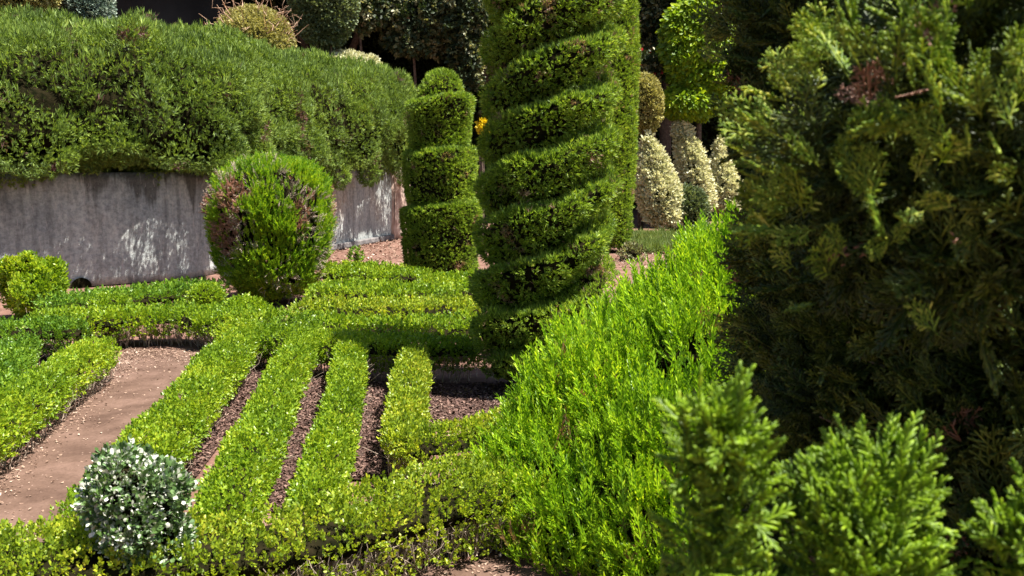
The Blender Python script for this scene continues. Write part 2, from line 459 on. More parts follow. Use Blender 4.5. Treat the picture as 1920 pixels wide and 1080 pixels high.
def wallmat():
    M = NT("old_plaster")
    geo = M.n('ShaderNodeNewGeometry'); pos = geo.outputs['Position']
    mp = M.n('ShaderNodeMapping'); mp.inputs['Scale'].default_value = (3.2, 3.2, .38); M.l(pos, mp.inputs[0])
    streak = M.noise(2.2, 6, mp.outputs[0], .62)
    blotch = M.noise(.8, 5, pos, .6)
    base = M.ramp(blotch, [(.3, (.31, .34, .34)), (.5, (.44, .46, .44)), (.7, (.48, .42, .35))])
    dark = M.ramp(streak, [(.30, (.30, .30, .31)), (.45, (.72, .72, .72)), (.6, (1, 1, 1)), (.76, (1.0, 1.0, 1.0))])
    mm = M.n('ShaderNodeMix', data_type='RGBA', blend_type='MULTIPLY'); mm.inputs[0].default_value = .75
    M.l(base, mm.inputs[6]); M.l(dark, mm.inputs[7]); col = mm.outputs[2]
    # mould stains hanging from the coping
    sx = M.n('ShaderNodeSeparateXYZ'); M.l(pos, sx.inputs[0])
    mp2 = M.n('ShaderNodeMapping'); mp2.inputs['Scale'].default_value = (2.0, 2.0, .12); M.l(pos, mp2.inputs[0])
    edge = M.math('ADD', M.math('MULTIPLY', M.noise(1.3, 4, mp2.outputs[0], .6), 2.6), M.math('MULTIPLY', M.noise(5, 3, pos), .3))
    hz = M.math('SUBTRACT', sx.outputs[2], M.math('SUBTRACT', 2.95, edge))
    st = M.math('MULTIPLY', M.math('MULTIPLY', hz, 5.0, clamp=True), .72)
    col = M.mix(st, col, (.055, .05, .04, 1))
    fin = M.ramp(M.noise(16, 8, pos, .75), [(.35, (.5, .5, .52)), (.5, (.9, .9, .9)), (.62, (1.25, 1.22, 1.2))])
    mf = M.n('ShaderNodeMix', data_type='RGBA', blend_type='MULTIPLY'); mf.inputs[0].default_value = .8
    M.l(col, mf.inputs[6]); M.l(fin, mf.inputs[7]); col = mf.outputs[2]
    wh = M.math('GREATER_THAN', M.noise(7, 3, mp.outputs[0], .7), .64)
    col = M.mix(M.math('MULTIPLY', wh, .45), col, (.5, .47, .44, 1))
    p = M.n('ShaderNodeBsdfPrincipled'); p.inputs['Roughness'].default_value = .9; p.inputs['Specular IOR Level'].default_value = .15
    M.l(col, p.inputs['Base Color'])
    b = M.n('ShaderNodeBump'); b.inputs['Strength'].default_value = .8; b.inputs['Distance'].default_value = .03
    M.l(M.noise(9, 7, pos, .7), b.inputs['Height']); M.l(b.outputs[0], p.inputs['Normal'])
    M.l(p.outputs[0], M.out.inputs[0]); return M.m
m_wall = wallmat()
m_wall_end = plainmat("pink_plaster", [(.3, (.30, .20, .16)), (.5, (.46, .34, .28)), (.7, (.55, .45, .38))], 3, bump=.8, bscale=14, detail=7)
m_footing = plainmat("broken_mortar", [(.3, (.08, .075, .08)), (.7, (.20, .185, .18))], 6, bump=.9, bscale=18, detail=6)
m_shed = plainmat("dark_render", [(.3, (.018, .016, .014)), (.7, (.034, .03, .026))], 1.2, bump=.4, bscale=5)

# ------------------------------------------------------------------ setting
def sheet(name, pts, z, mat, kind='structure'):
    P = np.array([[p[0], p[1], z] for p in pts])
    me = bpy.data.meshes.new(name); me.from_pydata(P.tolist(), [], [list(range(len(P)))]); me.update()
    me.materials.append(mat); o = bpy.data.objects.new(name, me); COL.objects.link(o)
    if me.polygons[0].normal.z < 0: me.flip_normals()
    tag(o, kind=kind); return o
def ground_grid():
    # one sheet to the horizon, finer and gently uneven near the camera
    xs = np.unique(np.concatenate([np.linspace(-400, -14, 12), np.linspace(-14, 10, 160), np.linspace(10, 400, 12)]))
    ys = np.unique(np.concatenate([np.linspace(-300, 0, 8), np.linspace(0, 30, 200), np.linspace(30, 900, 14)]))
    X, Y = np.meshgrid(xs, ys); P = np.stack([X.ravel(), Y.ravel(), 0 * X.ravel()], 1)
    P[:, 2] = (vnoise(P, 1.1, 3) - .5) * .016 - .012
    n, k = len(ys), len(xs); i = np.arange(n - 1)[:, None]; j = np.arange(k - 1)[None]
    Fq = np.stack([i * k + j, i * k + j + 1, (i + 1) * k + j + 1, (i + 1) * k + j], -1).reshape(-1, 4)
    o = mesh_obj("ground", P, Fq, m_soil, smooth=True); tag(o, kind='structure')
ground_grid()
path_poly = [g(x, y) for x, y in ((-420, 1120), (-150, 1010), (140, 765), (235, 655), (440, 655), (400, 720), (330, 800), (260, 880), (170, 980), (60, 1060), (-200, 1250))]
sheet("path", path_poly, .004, m_path)
sheet("lane", [g(x, y) for x, y in ((520, 1110), (700, 1078), (880, 1052), (960, 1050), (900, 1400), (300, 1400))], .004, m_path)
beds = {
    0: [(360, 905), (520, 690), (470, 690), (330, 870)],
    1: [(440, 960), (600, 700), (630, 700), (560, 960)],
    2: [(625, 900), (690, 715), (745, 715), (725, 900)],
    3: [(790, 805), (800, 720), (1000, 720), (1050, 800)],
    4: [(20, 720), (60, 650), (150, 650), (90, 720)]}
for k, b in beds.items():
    sheet("mulch_bed", [g(x, y) for x, y in b], .005, m_mulch)

# retaining wall with terrace behind it
foot = [g(x, y)[:2] for x, y in ((-330, 572), (-100, 556), (0, 549), (180, 536), (368, 520), (480, 494), (610, 471), (735, 449))]
endp = g(768, 440)[:2]
def wall_strip(pts, h, th, zoff=0.0, mat=None, name="wall", parent=None, loc=(0, 0, 0), out=0.0, seed=5, smooth=True, step=.12, zn=14):
    C, t = resample(pts, step); T = nz(np.gradient(C, axis=0)); N = np.stack([T[:, 1], -T[:, 0]], 1)
    zs = np.linspace(zoff, h, zn)
    Ff = np.stack([np.repeat((C + N * out)[:, None], zn, 1)[..., 0], np.repeat((C + N * out)[:, None], zn, 1)[..., 1], np.repeat(zs[None], len(C), 0)], -1)
    d = (vnoise(Ff.reshape(-1, 3), .9, seed) - .5) * .05 + (vnoise(Ff.reshape(-1, 3), 4, seed + 1) - .5) * .015
    Ff[..., :2] += N[:, None] * d.reshape(len(C), zn)[..., None]
    Bk = np.stack([np.repeat((C - N * th)[:, None], 2, 1)[..., 0], np.repeat((C - N * th)[:, None], 2, 1)[..., 1], np.repeat(np.array([h, zoff])[None], len(C), 0)], -1)
    V = np.concatenate([Ff, Bk], 1); k = zn + 2
    i = np.arange(len(C) - 1)[:, None]; j = np.arange(k)[None]; j2 = (j + 1) % k
    Fq = np.stack([i * k + j, (i + 1) * k + j, (i + 1) * k + j2, i * k + j2], -1).reshape(-1, 4)
    V = V.reshape(-1, 3)
    caps = []
    for base in (0, (len(C) - 1) * k):
        for q in range(zn // 2):
            pass
    caps = [[0 * k + a for a in (0, zn - 1, zn, zn + 1)], [(len(C) - 1) * k + a for a in (0, zn + 1, zn, zn - 1)]]
    Fq = np.concatenate([Fq, np.array(caps)])
    return mesh_obj(name, V, Fq, mat, parent, loc, smooth=False)
wl = (foot[2][0], foot[2][1], 0)
wall = thing("retaining_wall", wl, "stained grey plaster retaining wall under the overhanging hedge", "wall")
wall_strip(foot, 1.80, .35, 0, m_wall, "wall_face", wall, wl)
wall_strip(foot[5:], .13, .1, 0, m_footing, "footing", wall, wl, out=.09, step=.08, zn=5)
wall_strip([foot[-1] + np.array([.02, .02]), endp, endp + (endp - foot[-1]) * .8], 1.80, .3, 0, m_wall_end, "end_face", wall, wl, out=.06, step=.1)
dp = g(150, 545); th_ = np.linspace(0, pi, 12)
tdir = nz(np.array([foot[4] - foot[3]]))[0]; ndir = np.array([tdir[1], -tdir[0]])
dpx = np.array([np.interp(150, (0, 180), (foot[2][0], foot[3][0])), np.interp(150, (0, 180), (foot[2][1], foot[3][1]))])
Vd = []
for dz_, oo in ((0, .045), (0, .02)):
    for a_ in th_:
        e_ = dpx + tdir * .16 * math.cos(a_) + ndir * oo; Vd.append([e_[0], e_[1], .15 * math.sin(a_) + .0])
Vd = np.array(Vd); q_ = [(i_, i_ + 1, 11 - i_ - 1, 11 - i_) for i_ in range(5)] + [(i_, i_ + 12, i_ + 13, i_ + 1) for i_ in range(11)]
mesh_obj("drain_hole", Vd, np.array(q_), m_core, wall, wl)
back = [p for p in [(-60, foot[0][1]), (-60, 60), (endp[0] - .35, 60), (endp[0] - .35, endp[1] + 1)]]
tp = [(f[0] - .25, f[1] + .15) for f in foot] + [(endp[0] - .35, 60), (-60, 60), (-60, foot[0][1])]
sheet("terrace_soil", tp, 1.62, m_soil)

# ------------------------------------------------------------------ plants
SPRIGS = [sprig(7, .5, .30, s) for s in range(4)]
SPRIG5 = [sprig(5, .6, .34, s) for s in range(3)]
TUFTS = [tuft(7, .13, .6, s) for s in range(4)]
TUFT_UP = [tuft(6, .10, .35, s) for s in range(3)]
FRONDS = [frond(9, .075, .36, .6, s) for s in range(4)]
FEATHER = [frond(11, .048, .27, .5, s + 5) for s in range(4)]
THICK = [frond(10, .075, .34, .6, s + 3, thick=True) for s in range(4)]
BFROND = [big_frond(s) for s in range(4)]
LEAFY = [sprig(6, .55, .36, s + 9) for s in range(3)]

def foliage(s, density, temps, size, mat, parent, loc, axis=(1, .3, .5), depth=.03, name="foliage", cull=.25, mask=None, sj=.35, droop=None, up=None, shell=0.0):
    """axis = weights of (surface normal, up, random)"""
    P, N = s.scatter(density, cull)
    if mask is not None:
        k = rng.random(len(P)) < mask(P, N); P, N = P[k], N[k]
    if len(P) == 0: return None
    P = P - N * (rng.random(len(P)) ** 1.5 * depth - shell)[:, None]
    A = N * axis[0] + np.array([0, 0, axis[1]]) + rng.normal(size=P.shape) * axis[2]
    V, Fq = instance(temps, P, A, size, sj)
    return mesh_obj(name, V, Fq, mat, parent, loc)
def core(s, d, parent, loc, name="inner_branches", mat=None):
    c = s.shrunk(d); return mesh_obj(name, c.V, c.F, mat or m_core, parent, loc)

def twigs(C, wd, h, n, parent, loc, zt=.3, name="stems", sides=True):
    """many thin forked bare stems rising from the ground along line C"""
    ts = []; idx = rng.integers(0, len(C) - 1, n)
    T = nz(np.gradient(C, axis=0)); Nn = np.stack([T[:, 1], -T[:, 0]], 1); o = 0; VV = []; FF = []
    for i in idx:
        f = rng.random(); c = C[i] * (1 - f) + C[i + 1] * f; off = rng.choice([-1, 1]) * wd * rng.uniform(.05, .42)
        b = np.array([*(c + Nn[i] * off * .7), -.01]); e = np.array([*(c + Nn[i] * (off * 1.15) + T[i] * rng.normal() * .04), zt * rng.uniform(.75, 1.05)])
        m = (b + e) / 2 + rng.normal(size=3) * .016; m2 = b * .75 + e * .25 + rng.normal(size=3) * .012
        for pts, r in (([b, m2, m, e], (.0055, .0018)), ([m, (m + e) / 2 + rng.normal(size=3) * .02, e + rng.normal(size=3) * np.array([.05, .05, .015])], (.0028, .001)),
                       ([m2, m + rng.normal(size=3) * .03, e + rng.normal(size=3) * np.array([.06, .06, .02])], (.003, .001))):
            v, q = tube(pts, r, 3); VV.append(v); FF.append(q + o); o += len(v)
    return mesh_obj(name, np.concatenate(VV), np.concatenate(FF), m_twig, parent, loc)

HG = "clipped box hedges of the parterre"
def hedge(pp, wd, label, h=.37, dens=3000, size=.035, mat=None, z0=.13, und=.72, stems=60, sparse=None, seed=0, lump=.02):
    pts = [g(x, y, h) for x, y in pp]
    m = pts[len(pts) // 2]; loc = (m[0], m[1], 0)
    root = thing("box_hedge", loc, label, "hedge", HG)
    s = ribbon(pts, box_section(wd, h, z0, und), .05, .10).displace([(lump, 2.2), (lump * .7, 7), (.008, 17)], seed)
    def mask(P, N):
        k = np.clip(.25 + 1.5 * (.6 * vnoise(P, 9, seed + 5) + .4 * vnoise(P, 24, seed + 6) - .22), .1, 1)
        low = (P[:, 2] < h * .62); k = np.where(low, k * .62, k)
        if sparse: k = k * sparse(P, N)
        return k
    foliage(s, dens, SPRIGS, size, mat or m_box, root, loc, (.7, .8, .5), .075, mask=mask, cull=.35, shell=.015, sj=.5)
    cs = ribbon(pts, box_section(wd - .13, h - .06, max(z0 + .12, h * .58), und), .08, .10)
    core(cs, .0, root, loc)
    C, t = resample([p[:2] for p in pts], .1)
    twigs(C, wd, h, int(stems * t[-1]), root, loc, zt=h * .72)
    return root

L = "low clipped box hedge "
hedge([(190, 638), (91, 700), (15, 755), (-70, 815), (-190, 905)], .33, L + "along the left edge of the bare earth path", seed=1, stems=45)
hedge([(457, 618), (385, 700), (335, 760), (283, 820), (225, 895), (150, 975)], .34, L + "between the bare earth path and the first mulch bed", seed=2)
hedge([(575, 622), (527, 700), (493, 780), (452, 860), (410, 960)], .27, L + "strip dividing the first and second mulch beds", seed=3, mat=m_box)
hedge([(661, 626), (645, 720), (630, 780), (606, 860), (592, 935)], .225, L + "strip dividing the second and third mulch beds", seed=4)
hedge([(777, 650), (763, 740), (757, 815)], .235, L + "short strip just left of the shaded bed", seed=5, mat=m_box_y)
hedge([(740, 812), (860, 803), (960, 778), (1040, 745)], .36, L + "closing the front of the shaded bed", seed=6, mat=m_box_y, dens=2700)
def sparse_front(P, N):
    low = P[:, 2] < .27
    right = np.clip((P[:, 0] + 2.2) / .8, 0, 1)
    return np.where(low, 1 - .30 * right, 1 - .10 * right)
hedge([(-220, 1035), (-60, 1022), (100, 1014), (280, 1005), (450, 992), (600, 964), (750, 926), (880, 892), (1000, 868)], .54,
      L + "widest at the very front, bare stems below", seed=7, mat=m_box_y, dens=3000, size=.033, stems=330, sparse=sparse_front, z0=.08, und=.92, lump=.03)
hedge([(425, 608), (500, 616), (600, 628), (700, 634), (800, 638), (900, 636)], .46, L + "crossing at the back end of the mulch beds", seed=8)
hedge([(395, 584), (480, 592), (560, 599), (700, 604), (900, 600)], .66, L + "second crossing row, just before the round thuja", seed=9, dens=1200, size=.05)
hedge([(555, 568), (650, 570), (760, 570), (900, 566)], .72, L + "third crossing row, right of the round thuja", seed=10, dens=1100, size=.052, mat=m_box_y)
hedge([(588, 536), (680, 538), (780, 541), (905, 538)], .85, L + "fourth crossing row below the tiered topiary", seed=11, dens=1000, size=.055)
hedge([(592, 508), (650, 502), (715, 506), (765, 514)], .95, L + "farthest crossing row next to the open brown soil", seed=12, dens=900, size=.058)
hedge([(60, 592), (150, 590), (250, 583), (345, 580), (440, 590)], .62, L + "across the far end of the bare earth path", seed=13, dens=1400, size=.048, stems=90)
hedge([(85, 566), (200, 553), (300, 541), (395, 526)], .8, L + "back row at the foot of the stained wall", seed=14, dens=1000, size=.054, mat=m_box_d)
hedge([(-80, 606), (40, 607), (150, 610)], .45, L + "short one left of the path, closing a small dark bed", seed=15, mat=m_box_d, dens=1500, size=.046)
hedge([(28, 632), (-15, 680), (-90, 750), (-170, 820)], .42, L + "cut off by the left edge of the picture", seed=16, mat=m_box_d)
hedge([(790, 522), (850, 520), (915, 520)], .9, L + "short far row right under the tiered topiary", seed=17, dens=1000, size=.056)

def bush(name, label, catg, c, r, mat, dens, size, temps=SPRIGS, base=None, axis=(.8, .4, .5), disp=((.05, 3), (.03, 8)), group=None, stem=True, mask=None, coremat=None, cd=.08, depth=.05, seed=0, zbase=0.0, seg=40, cull=.25, extra=None):
    c = np.array(c, float); loc = (c[0], c[1], zbase)
    root = thing(name, loc, label, catg, group)
    s = blob(c, r, seg, int(seg * .6), list(disp), seed)
    foliage(s, dens, temps, size, mat, root, loc, axis, depth, mask=mask, cull=cull)
    core(s, cd, root, loc, mat=coremat)
    if stem:
        rz = r[2] if np.ndim(r) else r
        VV = []; FF = []; o = 0
        for q in range(5):
            a = q * 1.26 + seed
            rr = (r[0] if np.ndim(r) else r) * .45
            v, f = tube([[c[0] + .03 * math.cos(a), c[1] + .03 * math.sin(a), zbase - .01], [c[0] + rr * .5 * math.cos(a), c[1] + rr * .5 * math.sin(a), (zbase + c[2] - rz * .3) / 2],
                         [c[0] + rr * math.cos(a), c[1] + rr * math.sin(a), c[2]]], (.03 + .02 * rz, .012), 6)
            VV.append(v); FF.append(f + o); o += len(v)
        mesh_obj("stems", np.concatenate(VV), np.concatenate(FF), m_bark, root, loc)
    if extra: extra(root, loc, s)
    return root

# small box bushes
p = g(52, 600); bush("box_bush", "rounded bright green box bush standing alone by the wall at far left", "bush", (p[0], p[1] + .1, .47), (.34, .32, .37), m_box, 1100, .075, disp=((.16, 3.3), (.08, 8)), axis=(.6, 1.0, .6), seed=24, depth=.1)

BG = "small round box domes at hedge junctions"
for (x, y, rr, lab) in ((200, 640, .24, "small box dome above the far left corner of the path"), (378, 612, .22, "small box dome at the left foot of the round thuja"), (455, 650, .27, "small box dome at the top of the first mulch bed")):
    p = g(x, y); bush("box_dome", lab, "bush", (p[0], p[1] + .2, .33), (rr, rr, .17), m_box, 1600, .046, disp=((.03, 4),), group=BG, seed=int(x), stem=True, cd=.06)

# ---- big round thuja
bp = g(492, 578); bc = (bp[0], bp[1] + .55)
def ball_surf():
    prof = [(0, .12), (.45, .10), (.56, .2), (.68, .45), (.77, .8), (.84, 1.12), (.84, 1.36), (.76, 1.62), (.60, 1.82), (.34, 1.95), (0, 2.0)]
    s = lathe(prof, bc[0], bc[1], 72, 54)
    return s.displace([(.06, 1.8), (.06, 4.5), (.03, 12)], 31)
root = thing("round_thuja", (bc[0], bc[1], 0), "big round clipped thuja with brown dead patches in front of the wall", "topiary")
s = ball_surf()
def ball_mask(P, N):
    return np.where(vnoise(P, 3.4, 77) > .30 + .16 * np.clip((bc[0] - P[:, 0]) / .6, 0, 1), 1.0, .15)
def dead(P):
    return vnoise(P, (3.2, 3.2, 2.2), 79) + .15 * vnoise(P, 11, 80) > .93 - .30 * np.clip((bc[0] + .35 - P[:, 0]) / .8, 0, 1) + .25 * np.clip((P[:, 2] - 1.5) / .4, 0, 1)
foliage(s, 1500, FRONDS, .115, m_ball, root, (bc[0], bc[1], 0), (.6, 1.0, .3), .10, mask=lambda P, N: ball_mask(P, N) * np.where(dead(P), .12, 1), cull=.3, sj=.45, shell=.01)
foliage(s, 1100, FRONDS, .10, m_deadleaf, root, (bc[0], bc[1], 0), (.7, .7, .5), .10, mask=lambda P, N: np.where(dead(P), 1, 0.004), cull=.3, sj=.4, name="dead_foliage")
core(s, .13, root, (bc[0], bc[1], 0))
V, Fq = tube([[bc[0], bc[1], -.02], [bc[0] + .03, bc[1], .3], [bc[0], bc[1], .9]], (.09, .04), 8); mesh_obj("trunk", V, Fq, m_bark, root, (bc[0], bc[1], 0))
# loose dead twigs
P, N = s.scatter(150); k = vnoise(P, 3.4, 77) <= .44; P, N = P[k], N[k]
V, Fq = instance([frond(7, .03, .4, .7, 3)], P - N * .05, N + rng.normal(size=P.shape) * .5 + np.array([0, 0, .5]), .16); mesh_obj("dead_twigs", V, Fq, m_twig, root, (bc[0], bc[1], 0))

# ---- spiral topiary
sp = g(1008, 735); sx, sy = sp[0], sp[1] + .15
def spiral_surf(S=.405, K=2.5, z0=.16, z1=4.6, seg=220, nz_=620):
    th = np.linspace(-1.5 * pi, .5 * pi, seg, endpoint=False); z = np.linspace(z0, z1, nz_)
    TH, Z = np.meshgrid(th, z)
    PN = np.stack([np.cos(TH), np.sin(TH), Z], -1).reshape(-1, 3)
    wob = (vnoise(PN, (1.3, 1.3, 1.1), 44) - .5).reshape(Z.shape) * .30 + (vnoise(PN, 3.5, 45) - .5).reshape(Z.shape) * .12
    u = np.mod(Z / S - K * TH / (2 * pi) + .22 + wob, 1.0)
    # u=0 bottom of a band .. 0.86 top edge, then the groove
    d = np.where(u < .86, np.interp(u, [0, .10, .34, .70, .82, .86], [.34, .20, .07, .0, .0, .03]), np.interp(u, [.86, .89, 1.0], [.08, .33, .36]))
    R = np.interp(Z, [0.16, .35, .8, 2.0, 3.4, 4.2, 4.6], [.44, .58, .61, .60, .575, .5, .05])
    r = np.maximum(R - d * np.clip(R / .5, 0, 1), .02)
    X = sx + .040 * Z + r * np.cos(TH); Y = sy + r * np.sin(TH)
    V = np.stack([X, Y, Z], -1).reshape(-1, 3)
    i = np.arange(nz_ - 1)[:, None]; j = np.arange(seg)[None]; j2 = (j + 1) % seg
    Fq = np.stack([i * seg + j, i * seg + j2, (i + 1) * seg + j2, (i + 1) * seg + j], -1).reshape(-1, 4)
    return Surf(V, Fq)
root = thing("spiral_topiary", (sx, sy, 0), "tall cypress clipped into a spiral of slanting green bands, in the middle of the garden", "topiary")
s = spiral_surf().displace([(.035, 2.2), (.022, 6), (.012, 18)], 41)
foliage(s, 2700, TUFTS, .046, m_spiral, root, (sx, sy, 0), (.8, .55, .45), .04, cull=.3, mask=lambda P, N: np.where(.7 * vnoise(P, 6, 43) + .3 * vnoise(P, 15, 46) > .36, 1, .35), shell=.01)
cv = s.V.copy(); ax_ = sx + .040 * cv[:, 2]; rr_ = np.hypot(cv[:, 0] - ax_, cv[:, 1] - sy); f_ = np.maximum(rr_ - .075, .02) / rr_
cv[:, 0] = ax_ + (cv[:, 0] - ax_) * f_; cv[:, 1] = sy + (cv[:, 1] - sy) * f_; cv[:, 2] -= .035
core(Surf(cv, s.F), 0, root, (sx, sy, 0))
P, N = s.scatter(130); k = N[:, 2] > .3; P, N = P[k], N[k]
V, Fq = instance(TUFT_UP, P, N * .4 + np.array([0, 0, 1.]) + rng.normal(size=P.shape) * .25, .065); mesh_obj("young_shoots", V, Fq, m_spiral, root, (sx, sy, 0))
V, Fq = tube([[sx, sy, -.02], [sx + .02, sy, .5], [sx + .05, sy, 2], [sx + .1, sy, 4]], (.08, .03), 8); mesh_obj("trunk", V, Fq, m_bark, root, (sx, sy, 0))

# ---- tiered topiary
tp_ = g(826, 540); tx, ty = tp_[0], tp_[1] + .3
Zs = ty / F
def tz(y): return CAMZ + (300 - y) * Zs
def tr(px): return px * Zs
prof = []
for (yt, yb, rt, rb) in ((383, 520, 75, 62), (283, 378, 69, 62), (189, 276, 62, 54)):
    prof += [(tr(rb) * .55, tz(yb) - .02), (tr(rb), tz(yb)), (tr(rt) * .99, tz(yt) - .12), (tr(rt), tz(yt) - .03), (tr(rt) * .94, tz(yt)), (tr(42), tz(yt) + .0)]
prof += [(tr(40), tz(184)), (tr(39), tz(170)), (tr(31), tz(154)), (tr(16), tz(143)), (0, tz(140))]
s = lathe(prof, tx, ty, 72, 170)
# the tiers wind slightly: shear height with angle
dx = s.V[:, 0] - tx; s.V[:, 2] += np.clip(dx, -1, 1) * .10 * np.clip(s.V[:, 2], 0, 1)
s.displace([(.035, 2), (.02, 7), (.012, 18)], 51)
root = thing("tiered_topiary", (tx, ty, 0), "cypress clipped into three stacked drums with a dome, beside the wall end", "topiary")
foliage(s, 1900, TUFTS, .06, m_spiral, root, (tx, ty, 0), (.8, .55, .4), .04, cull=.3, mask=lambda P, N: np.where(.7 * vnoise(P, 5, 47) + .3 * vnoise(P, 13, 48) > .36, 1, .35))
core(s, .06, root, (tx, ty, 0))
V, Fq = tube([[tx, ty, -.02], [tx, ty, 1], [tx, ty, 3]], (.09, .04), 8); mesh_obj("trunk", V, Fq, m_bark, root, (tx, ty, 0))

# ---- column behind the spiral
cpnt = g(1128, 470); cx, cy = cpnt[0], cpnt[1]
rc = 60 * cy / F
s = lathe([(0, .1), (rc * .75, .12), (rc * .93, .6), (rc, 2), (rc * .99, 4), (rc * .9, 5.4), (rc * .5, 6.4), (0, 6.8)], cx, cy, 72, 90).displace([(.04, 1.2), (.03, 5)], 61)
root = thing("columnar_cypress", (cx, cy, 0), "smooth clipped cypress column half hidden behind the spiral topiary, right of it", "tree")
foliage(s, 900, TUFTS, .085, m_spiral, root, (cx, cy, 0), (.7, .8, .4), .06, cull=.25, name="crown")
core(s, .08, root, (cx, cy, 0)); V, Fq = tube([[cx, cy, -.02], [cx, cy, 2], [cx, cy, 5]], (.14, .05), 8); mesh_obj("trunk", V, Fq, m_bark, root, (cx, cy, 0))

# ---- hedge bank on the wall
sec = [(-.6, 1.70), (.15, 1.72), (.72, 1.78), (.96, 2.05), (.97, 2.45), (.92, 2.95), (.74, 3.45), (.35, 3.85), (-.4, 4.15), (-1.5, 4.35), (-2.2, 4.42), (-2.9, 4.2), (-3.2, 3.4), (-3.2, 1.8)]
sec2 = []
for i in range(len(sec)):
    a, b = np.array(sec[i]), np.array(sec[(i + 1) % len(sec)])
    for t in np.linspace(0, 1, 4, endpoint=False): sec2.append(tuple(a * (1 - t) + b * t))
s = ribbon(foot[:-1] + [foot[-1] + (foot[-1] - foot[-2]) / np.linalg.norm(foot[-1] - foot[-2]) * 1.1], sec2, .14, .8)
s.displace([(.14, .7), (.34, (1.5, 1.5, 1.0)), (.18, 3.2), (.05, 8)], 71)
lf = np.clip((-5.5 - s.V[:, 0]) / 4, 0, 1); s.V[:, 2] -= lf * .30 * np.clip((s.V[:, 2] - 2.5) / 1.5, 0, 1)
root = thing("hedge", (foot[2][0], foot[2][1], 1.62), "long overgrown dark green cypress hedge spilling over the top of the stained wall", "hedge")
bl = (foot[2][0], foot[2][1], 1.62)
def bank_mask(P, N):
    hole = vnoise(P, (1.3, 1.3, .9), 73) + .25 * vnoise(P, 4, 74)
    lowd = np.clip((3.6 - P[:, 2]) / 1.6, 0, 1)
    return np.where(hole > .36 + .20 * lowd, 1.0, .40)
foliage(s, 1050, TUFTS, .08, m_bank, root, bl, (.75, .6, .55), .14, cull=.15, mask=bank_mask)
P, N = s.scatter(170, .1); k = rng.random(len(P)) < np.clip((P[:, 2] - 2.2) / 1.6, .12, 1); P, N = P[k], N[k]
V, Fq = instance(TUFT_UP, P, N * .3 + np.array([0, 0, 1.]) + rng.normal(size=P.shape) * .3, .12, .6); mesh_obj("young_shoots", V, Fq, m_bank, root, bl)
sm = np.array(sec2).mean(0); s4 = [tuple(sm + (np.array(q_) - sm) * np.array([.80, .70])) for q_ in sec2]
cb = ribbon(foot[:-1] + [foot[-1]], s4, .14, 1.6).displace([(.10, .7), (.12, 1.5), (.05, 4)], 71)
cb.V[:, 2] -= np.clip((-5.5 - cb.V[:, 0]) / 4, 0, 1) * .30 * np.clip((cb.V[:, 2] - 2.5) / 1.5, 0, 1)
core(cb, .0, root, bl)
# hanging lobes along the underside
VV = []; FF = []; o = 0
C, t = resample(foot, .1); T = nz(np.gradient(C, axis=0)); Nn = np.stack([T[:, 1], -T[:, 0]], 1)
for q in range(20):
    i = int(rng.integers(5, len(C) - 5)); oo = rng.uniform(.35, .75); zz = rng.uniform(1.65, 2.3); r_ = rng.uniform(.14, .26)
    b = blob((C[i][0] + Nn[i][0] * oo, C[i][1] + Nn[i][1] * oo, zz), (r_ * .8, r_ * .8, r_ * 1.5), 20, 16, [(.16, 3), (.1, 8)], q)
    P, N = b.scatter(800, .4); P = P - N * (rng.random(len(P)) * .1)[:, None]
    v, f = instance(TUFTS, P, N + rng.normal(size=P.shape) * .4, .08); VV.append(v); FF.append(f + o); o += len(v)
mesh_obj("hanging_branches", np.concatenate(VV), np.concatenate(FF), m_bank, root, bl)

# ---- bright juniper mound
mx_, my_ = 1.47, 5.5
prof = [(1.66, -.02), (1.63, .12), (1.44, .40), (1.17, .75), (.88, 1.06), (.62, 1.29), (.38, 1.46), (.16, 1.56), (0, 1.60)]
s = lathe(prof, mx_, my_, 110, 80).displace([(.10, 1.4), (.08, 3.5), (.05, 9)], 81)
root = thing("juniper", (mx_, my_, 0), "large bright green feathery juniper mound sloping down right of the parterre", "bush")
def mmask(P, N): return np.where(vnoise(P, 5, 83) + .25 * vnoise(P, 13, 84) > .42, 1, .16)
foliage(s, 2100, FEATHER, .10, m_mound, root, (mx_, my_, 0), (.5, .8, .4), .14, mask=mmask, cull=.2, sj=.5, shell=.01)
foliage(s, 420, FEATHER, .18, m_mound, root, (mx_, my_, 0), (.42, 1.0, .3), .06, mask=mmask, cull=.2, sj=.4, shell=.03, name="young_shoots")
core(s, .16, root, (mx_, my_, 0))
VV = []; FF = []; o = 0
for q in range(7):
    a = q * .9; v, f = tube([[mx_, my_, 0], [mx_ + .4 * math.cos(a), my_ + .4 * math.sin(a), .3], [mx_ + .8 * math.cos(a), my_ + .8 * math.sin(a), .6]], (.05, .015), 6); VV.append(v); FF.append(f + o); o += len(v)
mesh_obj("stems", np.concatenate(VV), np.concatenate(FF), m_bark, root, (mx_, my_, 0))

